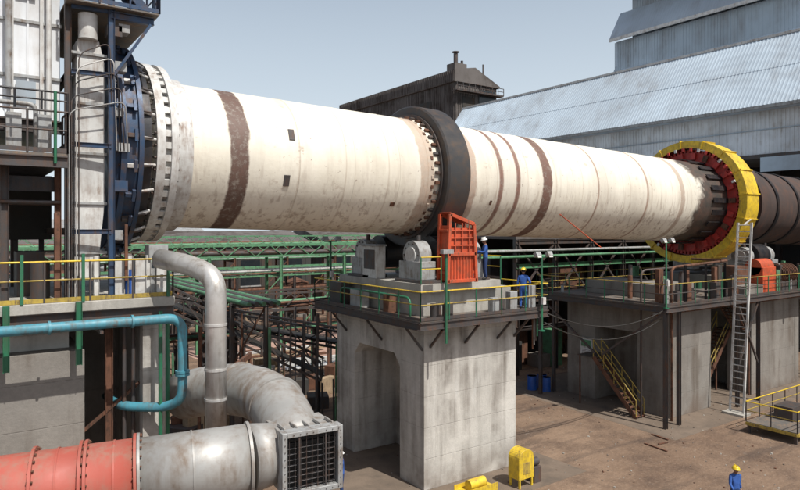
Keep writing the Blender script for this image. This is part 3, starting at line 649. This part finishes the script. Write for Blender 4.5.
db=empty('open_steel_building'); b=B()
b.bb(26,50,17.5,17.9,0,9.5,'darkclad'); b.bb(26,50,9,18,9.5,9.7,'brownshed'); b.obj('rear_wall_and_roof',db)
b=B()
for x in range(26,51,4):
    b.ibeam((x,9,0),(x,9,9.5),.3,.3,'steel'); b.ibeam((x,13,0),(x,13,9.5),.3,.3,'rust')
    if x<50: b.beam((x,9,5.2),(x+4,9,9.3),.12,.12,'steel'); b.beam((x,9,9.3),(x+4,9,5.2),.12,.12,'steel')
for z in (3.2,5.2,7.6,9.3): b.ibeam((26,9,z),(50,9,z),.2,.3,'greenlt' if z==7.6 else 'steel')
b.bb(26,50,9,17.4,5.2,5.28,'grating'); rail(b,[(26,8.9,5.35),(50,8.9,5.35)],1.1,'yellowdull','steel',1.8)
for i in range(40):
    x=random.uniform(27,46); y=random.uniform(10,16); h=random.uniform(.8,3); z=random.choice([0,0,5.3])
    b.box((x,y,z+h/2),(random.uniform(.5,2.0),1.2,h),random.choice(['steel','rust','darkclad','blacksteel','greenlt','concrete_dk']))
for k in range(6): b.cyl((22,8.6+.25*k,8.3+(k%2)*.4),(50,8.6+.25*k,8.3+(k%2)*.4),.1,random.choice(['greenlt','rust','grey','steel']),8)
b.obj('frame_and_equipment',db)

# ------------------------------------------------------------------ pipe racks
def rack(x0,x1,y,z,w,cols,seed,ztr=1.0,span=6):
    random.seed(seed); e=empty('pipe_rack'); b=B(); x=x0
    while x<=x1:
        for yy in (y,y+w): b.ibeam((x,yy,0),(x,yy,z),.22,.22,cols[0])
        for zz in (z,z-1.6): b.ibeam((x,y,zz),(x,y+w,zz),.18,.22,cols[0])
        if int(x)%2==0 and x+span<=x1: b.beam((x,y,.3),(x+span,y,z-1.7),.07,.07,cols[0])
        x+=span
    for yy in (y,y+w):
        b.beam((x0,yy,z),(x1,yy,z),.12,.16,cols[1]); b.beam((x0,yy,z+ztr),(x1,yy,z+ztr),.10,.12,cols[1])
        n=int((x1-x0)/1.2)
        for i in range(n):
            a=x0+(x1-x0)*i/n;c=x0+(x1-x0)*(i+1)/n; b.beam((a,yy,z+(ztr if i%2 else 0)),(c,yy,z+(0 if i%2 else ztr)),.06,.06,cols[1])
    b.obj('frame',e); b=B()
    for k in range(9):
        yy=y+.2+(w-.4)*k/8; r=random.uniform(.05,.18); zz=z-1.6+.12+r if k%2 else z+.12+r
        b.cyl((x0,yy,zz),(x1,yy,zz),r,random.choice(cols[2:]),10)
    b.obj('pipes',e)
rack(-16,24,14,5.2,2.2,('steel','steel','rust','greenlt','steel','rust','greenlt'),1)
rack(-20,44,26,8.0,3,('greenlt','greenlt','steel','greenlt','rust','ltgrey'),2,.9)
rack(-24,60,42,8.4,3,('rust','greenlt','grey','rust','greenlt'),3)
rack(-20,30,36,5.6,2,('steel','greenlt','grey','rust','steel'),4,.8)
b=B(); random.seed(5)
for y in range(8,40,5):
    for x in (5.2,7.0): b.ibeam((x,y,0),(x,y,6.4),.2,.2,'steel')
    b.ibeam((5.2,y,6.4),(7.0,y,6.4),.2,.2,'steel'); b.beam((5.2,y,3.4),(7,y,6.3),.07,.07,'rust')
for k in range(5): b.cyl((5.3+.38*k,6,6.65),(5.3+.38*k,40,6.65),.12,random.choice(['rust','steel','greenlt']),8)
b.obj('pipe_rack')
cv=empty('inclined_conveyor'); b=B()
def truss(p,q,w,h,n,m):
    p=Vector(p);q=Vector(q); s_=(q-p).cross(Vector((0,0,1))).normalized()*w/2
    for sg in (-1,1):
        b.beam(p+s_*sg,q+s_*sg,.1,.12,m); b.beam(p+s_*sg+Vector((0,0,h)),q+s_*sg+Vector((0,0,h)),.1,.12,m)
        for i in range(n):
            a=p.lerp(q,i/n)+s_*sg;c=p.lerp(q,(i+1)/n)+s_*sg
            b.beam(a,a+Vector((0,0,h)),.06,.06,m); b.beam(a+Vector((0,0,h if i%2 else 0)),c+Vector((0,0,0 if i%2 else h)),.06,.06,m)
    for i in range(n+1):
        a=p.lerp(q,i/n); b.beam(a-s_,a+s_,.06,.06,m)
    b.hexa([p-s_*.9+Vector((0,0,.25)),p+s_*.9+Vector((0,0,.25)),p+s_*.9+Vector((0,0,.3)),p-s_*.9+Vector((0,0,.3)),q-s_*.9+Vector((0,0,.25)),q+s_*.9+Vector((0,0,.25)),q+s_*.9+Vector((0,0,.3)),q-s_*.9+Vector((0,0,.3))],'boot')
truss((10.5,8.5,2.0),(2.5,13.5,6.5),1.3,1.0,9,'steel')
truss((14,6.0,3.2),(-4,22,6.8),1.1,.9,18,'blacksteel')
b.obj('truss',cv); b=B()
for x,y,z in ((10.3,8.6,2.0),(6.5,11,4.2),(2.6,13.4,6.4),(13.5,6.4,3.2),(-3.8,21.8,6.7)): b.ibeam((x,y,0),(x,y,z),.2,.2,'steel')
b.obj('trestles',cv)
def shed(name,x0,x1,y0,y1,z,m,rm,op=True):
    e=empty(name); b=B(); b.bb(x0,x1,y0,y1,0,z,m)
    ym=(y0+y1)/2; b.prism([(x0-.3,y0-.4,z),(x0-.3,y1+.4,z),(x0-.3,ym,z+(y1-y0)*.12)],(x1-x0+.6,0,0),rm); b.obj('walls_and_roof',e)
    b=B(); n=int((x1-x0)/.8)
    for i in range(n): x=x0+i*.8; b.bb(x,x+.15,y0-.06,y0,0,z-.1,m)
    if op:
        x=x0+2
        while x+3<x1: b.bb(x,x+2.6,y0-.12,y0-.06,z*.35,z*.75,'glass'); b.bb(x-.1,x+2.7,y0-.16,y0-.12,z*.33,z*.35,'grey'); x+=6
    b.obj('ribs_and_windows',e)
shed('low_workshop_shed',-40,-4,58,72,8.3,'bluegrey','grey'); shed('low_workshop_shed',-2,34,56,70,8.2,'darkclad','brownshed'); shed('low_workshop_shed',38,52,60,74,8.6,'brownshed','brownshed')
shed('low_workshop_shed',-14,6,46,54,5.0,'darkclad','rust')
shed('low_workshop_shed',-120,-45,60,90,8.5,'bluegrey','grey'); shed('low_workshop_shed',-60,50,150,180,9,'brownshed','grey')
shed('low_workshop_shed',95,190,-60,-20,8,'bluegrey','grey')
random.seed(11)
for x,y,r,h,m in ((15,50,2,5.5,'grey'),(20,52,1.6,7,'steel'),(-2,38,1.5,5,'greenlt'),(24,40,1.4,4.5,'rust'),(9,52,2.4,6,'grey')):
    b=B(); b.cyl((x,y,0),(x,y,h),r,m,32); b.cyl((x,y,h),(x,y,h+r*.35),r,m,32,.15)
    for z in (h*.3,h*.6,h*.95): b.cyl((x,y,z),(x,y,z+.1),r+.05,m,32)
    for k in range(int(h/.35)): b.cyl((x-r-.2,y-.2,k*.35+.2),(x-r-.2,y+.2,k*.35+.2),.02,'steel',5)
    for yy in (-.2,.2): b.cyl((x-r-.2,y+yy,0),(x-r-.2,y+yy,h+.8),.03,'steel',6)
    b.obj('storage_tank')
b=B()
for i in range(110):
    x=random.uniform(-6,24); y=random.uniform(8,19) if i%2 else random.uniform(35,46); w=random.uniform(.3,1.8); h=random.uniform(.2,1.6)
    b.box((x,y,h/2),(w,random.uniform(.3,1.5),h),random.choice(['rust','steel','steel','concrete_dk','darkclad','wood']),(0,0,random.uniform(0,3)))
for i in range(50):
    x=random.uniform(-4,20); y=random.uniform(5,19); h=random.uniform(1.5,6); b.cyl((x,y,0),(x+random.uniform(-.1,.1),y,h),random.uniform(.04,.1),random.choice(['rust','steel','blacksteel','greenlt']),8)
b.obj('scrap_piles',None,.01)
b=B()
for i in range(14):
    x=12+random.uniform(-1,2.5); y=19.5+i*.55; L=random.uniform(4,7)
    b.box((x+L/2,y,.16+(i%3)*.1),(L,.32,.16),random.choice(['ltgrey','white','ltgrey','wood','rust']),(0,0,random.uniform(-.06,.06)))
for x in (13,17): b.bb(x,x+.15,19,27.5,0,.08,'wood')
b.obj('stacked_steel_sections')
b=B()
for i in range(1900):
    x=random.uniform(2,42); y=random.uniform(-14,24); s=random.uniform(.015,.06)
    b.box((x,y,s*.3),(s*random.uniform(.7,1.8),s,s*.8),random.choice(['slab','rust','concrete_dk','concrete_dk']),(random.uniform(-.3,.3),0,random.uniform(0,3)))
for i in range(3):
    x=random.uniform(17,28); y=random.uniform(-6,-4.4); b.box((x,y,.04),(random.uniform(.5,1.4),.08,.04),'rust',(0,0,random.uniform(0,3)))
b.obj('rubble_and_offcuts')
b=B(); b.cyl((15.6,-4.0,10.9),(18.4,-4.0,9.4),.025,'redbr',6); b.obj('red_tagline')
b=B()
for k,(p,q,s) in enumerate((((14.9,-3.9,6.6),(23.6,-3.9,6.1),.7),((14.9,-3.7,6.2),(23.6,-3.7,5.6),.9),((14.9,4,6.6),(23.6,4.2,6.1),.5),((8.0,4,6.9),(-.9,3.5,8.2),.6))):
    p=Vector(p);q=Vector(q); b.tube([p.lerp(q,i/12)-Vector((0,0,4*s*(i/12)*(1-i/12))) for i in range(13)],.025,'boot',6)
b.obj('hanging_cables')

# ------------------------------------------------------------------ people
def human(loc,head_deg,pose,shirt='overall',trous='trouser',helmet='helmety',name='worker'):
    e=empty(name)
    J={'pel':((0,0,.96),.13,.10),'sp':((0,.0,1.13),.135,.10),'ch':((0,.01,1.32),.165,.11),'nb':((0,0,1.46),.075,.07),'nt':((0,.02,1.54),.055,.055)}
    for s,n in ((-1,'l'),(1,'r')):
        J['sh'+n]=((s*.175,0,1.42),.072,.07); J['el'+n]=((s*.24,-.02,1.13),.052,.05); J['wr'+n]=((s*.25,.10,.90),.034,.032)
        J['hi'+n]=((s*.095,0,.88),.10,.10); J['kn'+n]=((s*.11,.02,.49),.070,.070); J['an'+n]=((s*.12,-.03,.10),.052,.052); J['to'+n]=((s*.135,.15,.045),.045,.035)
    for k,v in pose.items():
        if k in J: J[k]=(v,J[k][1],J[k][2])
    E=[('pel','sp'),('sp','ch'),('ch','nb'),('nb','nt')]
    for n in 'lr': E+=[('ch','sh'+n),('sh'+n,'el'+n),('el'+n,'wr'+n),('pel','hi'+n),('hi'+n,'kn'+n),('kn'+n,'an'+n),('an'+n,'to'+n)]
    used=list(J)
    def skinmesh(nm,verts,edges,radii,root,lvl):
        me=bpy.data.meshes.new(nm); me.from_pydata(verts,edges,[]); o=bpy.data.objects.new(nm,me); bpy.context.scene.collection.objects.link(o)
        sk=o.modifiers.new('skin','SKIN')
        for i,r in enumerate(radii): me.skin_vertices[0].data[i].radius=r
        for i in root: me.skin_vertices[0].data[i].use_root=True
        sk.use_smooth_shade=True
        sb=o.modifiers.new('sub','SUBSURF'); sb.levels=lvl; sb.render_levels=lvl
        bpy.context.view_layer.update(); dg=bpy.context.evaluated_depsgraph_get()
        m2=bpy.data.meshes.new_from_object(o.evaluated_get(dg)); o.modifiers.clear(); o.data=m2
        for p in m2.polygons: p.use_smooth=True
        o.parent=e; return o
    idx={k:i for i,k in enumerate(used)}
    body=skinmesh('body',[J[k][0] for k in used],[(idx[a],idx[c]) for a,c in E],[(J[k][1],J[k][2]) for k in used],[idx['pel']],2)
    for k in (shirt,trous,'boot','skin'): body.data.materials.append(M[k])
    for p in body.data.polygons:
        z=p.center.z
        p.material_index=2 if z<.13 else (1 if z<.97 and abs(p.center.x)<.215 else (3 if z>1.50 and abs(p.center.x)<.1 else 0))
    for n,s in (('l',-1),('r',1)):
        w=Vector(J['wr'+n][0]); el=Vector(J['el'+n][0]); d=(w-el).normalized()
        side=Vector((0,1,0)) if abs(d.y)<.75 else Vector((0,0,1)); side=(side-d*side.dot(d)).normalized(); nor=d.cross(side).normalized()*(1 if s<0 else -1)
        V=[w,w+d*.04,w+d*.085]; Rr=[(.028,.022),(.034,.018),(.034,.016)]; Ed=[(0,1),(1,2)]
        for k in range(4):
            o=side*(.027-.018*k); base=w+d*.085+o; L=(.075,.085,.08,.062)[k]; a=len(V)
            V+=[base,base+d*L*.5+nor*.008,base+d*L*.8+nor*.03]; Rr+=[(.0095,.0095),(.009,.009),(.008,.008)]; Ed+=[(2,a),(a,a+1),(a+1,a+2)]
        a=len(V); V+=[w+d*.045+side*.035+nor*.01,w+d*.08+side*.055+nor*.022]; Rr+=[(.012,.012),(.010,.010)]; Ed+=[(1,a),(a,a+1)]
        h=skinmesh('hand_'+n,[tuple(q) for q in V],Ed,Rr,[0],1); h.data.materials.append(M['skin'])
    nt_=Vector(J['nt'][0]); hc=nt_+Vector(pose.get('headoff',(0,.02,.11)))
    bm=bmesh.new(); bmesh.ops.create_uvsphere(bm,u_segments=20,v_segments=14,radius=.1)
    for v in bm.verts:
        v.co.x*=.78; v.co.z*=1.18
        if v.co.z<-.03: v.co.x*=1+.9*(v.co.z+.03)*2; v.co.y=v.co.y*.9+.012
        if v.co.y>.075 and abs(v.co.x)<.02 and -.045<v.co.z<.0: v.co.y+=.02
    for f in bm.faces:
        f.smooth=True; c=f.calc_center_median()
        f.material_index=1 if (c.y<-.01 and c.z>-.05 and abs(c.x)<.2) else 0
    for sx in (-1,1):
        r=bmesh.ops.create_uvsphere(bm,u_segments=8,v_segments=6,radius=.03)
        for v in r['verts']: v.co=Vector((v.co.x*.35+sx*.08,v.co.y*.6,v.co.z-.005))
        r=bmesh.ops.create_uvsphere(bm,u_segments=8,v_segments=6,radius=.011)
        for v in r['verts']: v.co+=Vector((sx*.03,.088,.012))
        for v in r['verts']:
            for f in v.link_faces: f.material_index=1
    r=bmesh.ops.create_cube(bm,size=1)
    for v in r['verts']: v.co=Vector((v.co.x*.045,v.co.y*.01+.093,v.co.z*.008-.055))
    for v in r['verts']:
        for f in v.link_faces: f.material_index=1
    me=bpy.data.meshes.new('head'); bm.to_mesh(me); bm.free(); me.materials.append(M['skin']); me.materials.append(M['hair'])
    o=bpy.data.objects.new('head',me); bpy.context.scene.collection.objects.link(o); o.location=hc; o.parent=e; o.rotation_euler=pose.get('headrot',(0,0,0))
    bm=bmesh.new(); bmesh.ops.create_uvsphere(bm,u_segments=24,v_segments=16,radius=.125)
    bmesh.ops.delete(bm,geom=[v for v in bm.verts if v.co.z<-.005],context='VERTS')
    for v in bm.verts:
        v.co.y*=1.1
        if v.co.z<.015:
            v.co.x*=1.1; v.co.y*=1.12
            if v.co.y>0: v.co.y*=1.2; v.co.z-=.01
    for f in bm.faces: f.smooth=True
    r=bmesh.ops.create_cube(bm,size=1)
    for v in r['verts']: v.co=Vector((v.co.x*.025,v.co.y*.2,v.co.z*.02+.122))
    me=bpy.data.meshes.new('helmet'); bm.to_mesh(me); bm.free(); me.materials.append(M[helmet]); o2=bpy.data.objects.new('helmet',me); bpy.context.scene.collection.objects.link(o2)
    o2.parent=o; o2.location=(0,0,.035); sd=o2.modifiers.new('s','SOLIDIFY'); sd.thickness=.006
    e.location=loc; e.rotation_euler=(0,0,R(head_deg)); return e
walk={'knl':(-.10,.16,.52),'anl':(-.11,.20,.13),'tol':(-.12,.38,.09),'knr':(.10,-.02,.50),'anr':(.11,-.24,.14),'tor':(.12,-.09,.05),
      'ell':(-.24,-.13,1.15),'wrl':(-.25,-.05,.92),'elr':(.24,.08,1.14),'wrr':(.22,.27,1.0)}
work={'ell':(-.24,.10,1.18),'wrl':(-.14,.36,1.22),'elr':(.25,.10,1.18),'wrr':(.12,.38,1.16),'headrot':(R(-12),0,0)}
onhip={'elr':(.33,-.08,1.18),'wrr':(.19,.06,1.03),'headrot':(R(-8),0,R(20))}
human((16.8,-11.05,0),150,walk,'overall','trouser','helmety')
human((5.95,-1.7,0),60,work,'overall','trouser','helmetw')
human((12.3,-2.8,8.1),60,work,'overall','trouser','helmetw')
human((13.85,-3.5,6.8),-60,onhip,'overall','overall','helmety')

# ------------------------------------------------------------------ light, sky, camera
az=Vector((.12,-1.0)).normalized(); el=R(56)
sund=Vector((az.x*math.cos(el),az.y*math.cos(el),math.sin(el)))
w=bpy.data.worlds.new('World'); bpy.context.scene.world=w; w.use_nodes=True; nt=w.node_tree
bg=nt.nodes.get('Background') or nt.nodes.new('ShaderNodeBackground')
sk=nt.nodes.new('ShaderNodeTexSky'); sk.sky_type='NISHITA'; sk.sun_disc=False; sk.sun_elevation=el; sk.sun_rotation=math.atan2(sund.x,sund.y)
sk.dust_density=3; sk.air_density=1.0; sk.ozone_density=1.0; sk.altitude=0
# thin high haze whitening the sky, thicker towards the horizon
tc=nt.nodes.new('ShaderNodeTexCoord'); sp=nt.nodes.new('ShaderNodeSeparateXYZ'); nt.links.new(tc.outputs['Generated'],sp.inputs[0])
mr=nt.nodes.new('ShaderNodeMapRange'); mr.inputs['From Min'].default_value=.05; mr.inputs['From Max'].default_value=.6; mr.inputs['To Min'].default_value=.95; mr.inputs['To Max'].default_value=.05
nt.links.new(sp.outputs[2],mr.inputs['Value'])
mx=nt.nodes.new('ShaderNodeMix'); mx.data_type='RGBA'; nt.links.new(mr.outputs[0],mx.inputs[0]); nt.links.new(sk.outputs[0],mx.inputs[6]); mx.inputs[7].default_value=(7.6,8.6,9.4,1)
nt.links.new(mx.outputs[2],bg.inputs[0]); bg.inputs[1].default_value=.10
L=bpy.data.lights.new('sun','SUN'); L.energy=5.0; L.angle=R(.53); L.color=(1,.97,.91)
so=bpy.data.objects.new('sun',L); bpy.context.scene.collection.objects.link(so); so.rotation_euler=sund.to_track_quat('Z','Y').to_euler(); so.location=(0,-20,60)
cam=bpy.data.cameras.new('camera'); co=bpy.data.objects.new('camera',cam); bpy.context.scene.collection.objects.link(co)
co.location=(-6.2,-23.0,10.3); co.rotation_euler=(R(90),0,-math.atan2(.572,.82)); cam.sensor_width=36; cam.lens=28.8; cam.shift_y=-17/800; cam.clip_end=5000; cam.clip_start=.1
sc=bpy.context.scene; sc.camera=co; sc.view_settings.view_transform='Standard'; sc.view_settings.look='None'; sc.view_settings.exposure=0
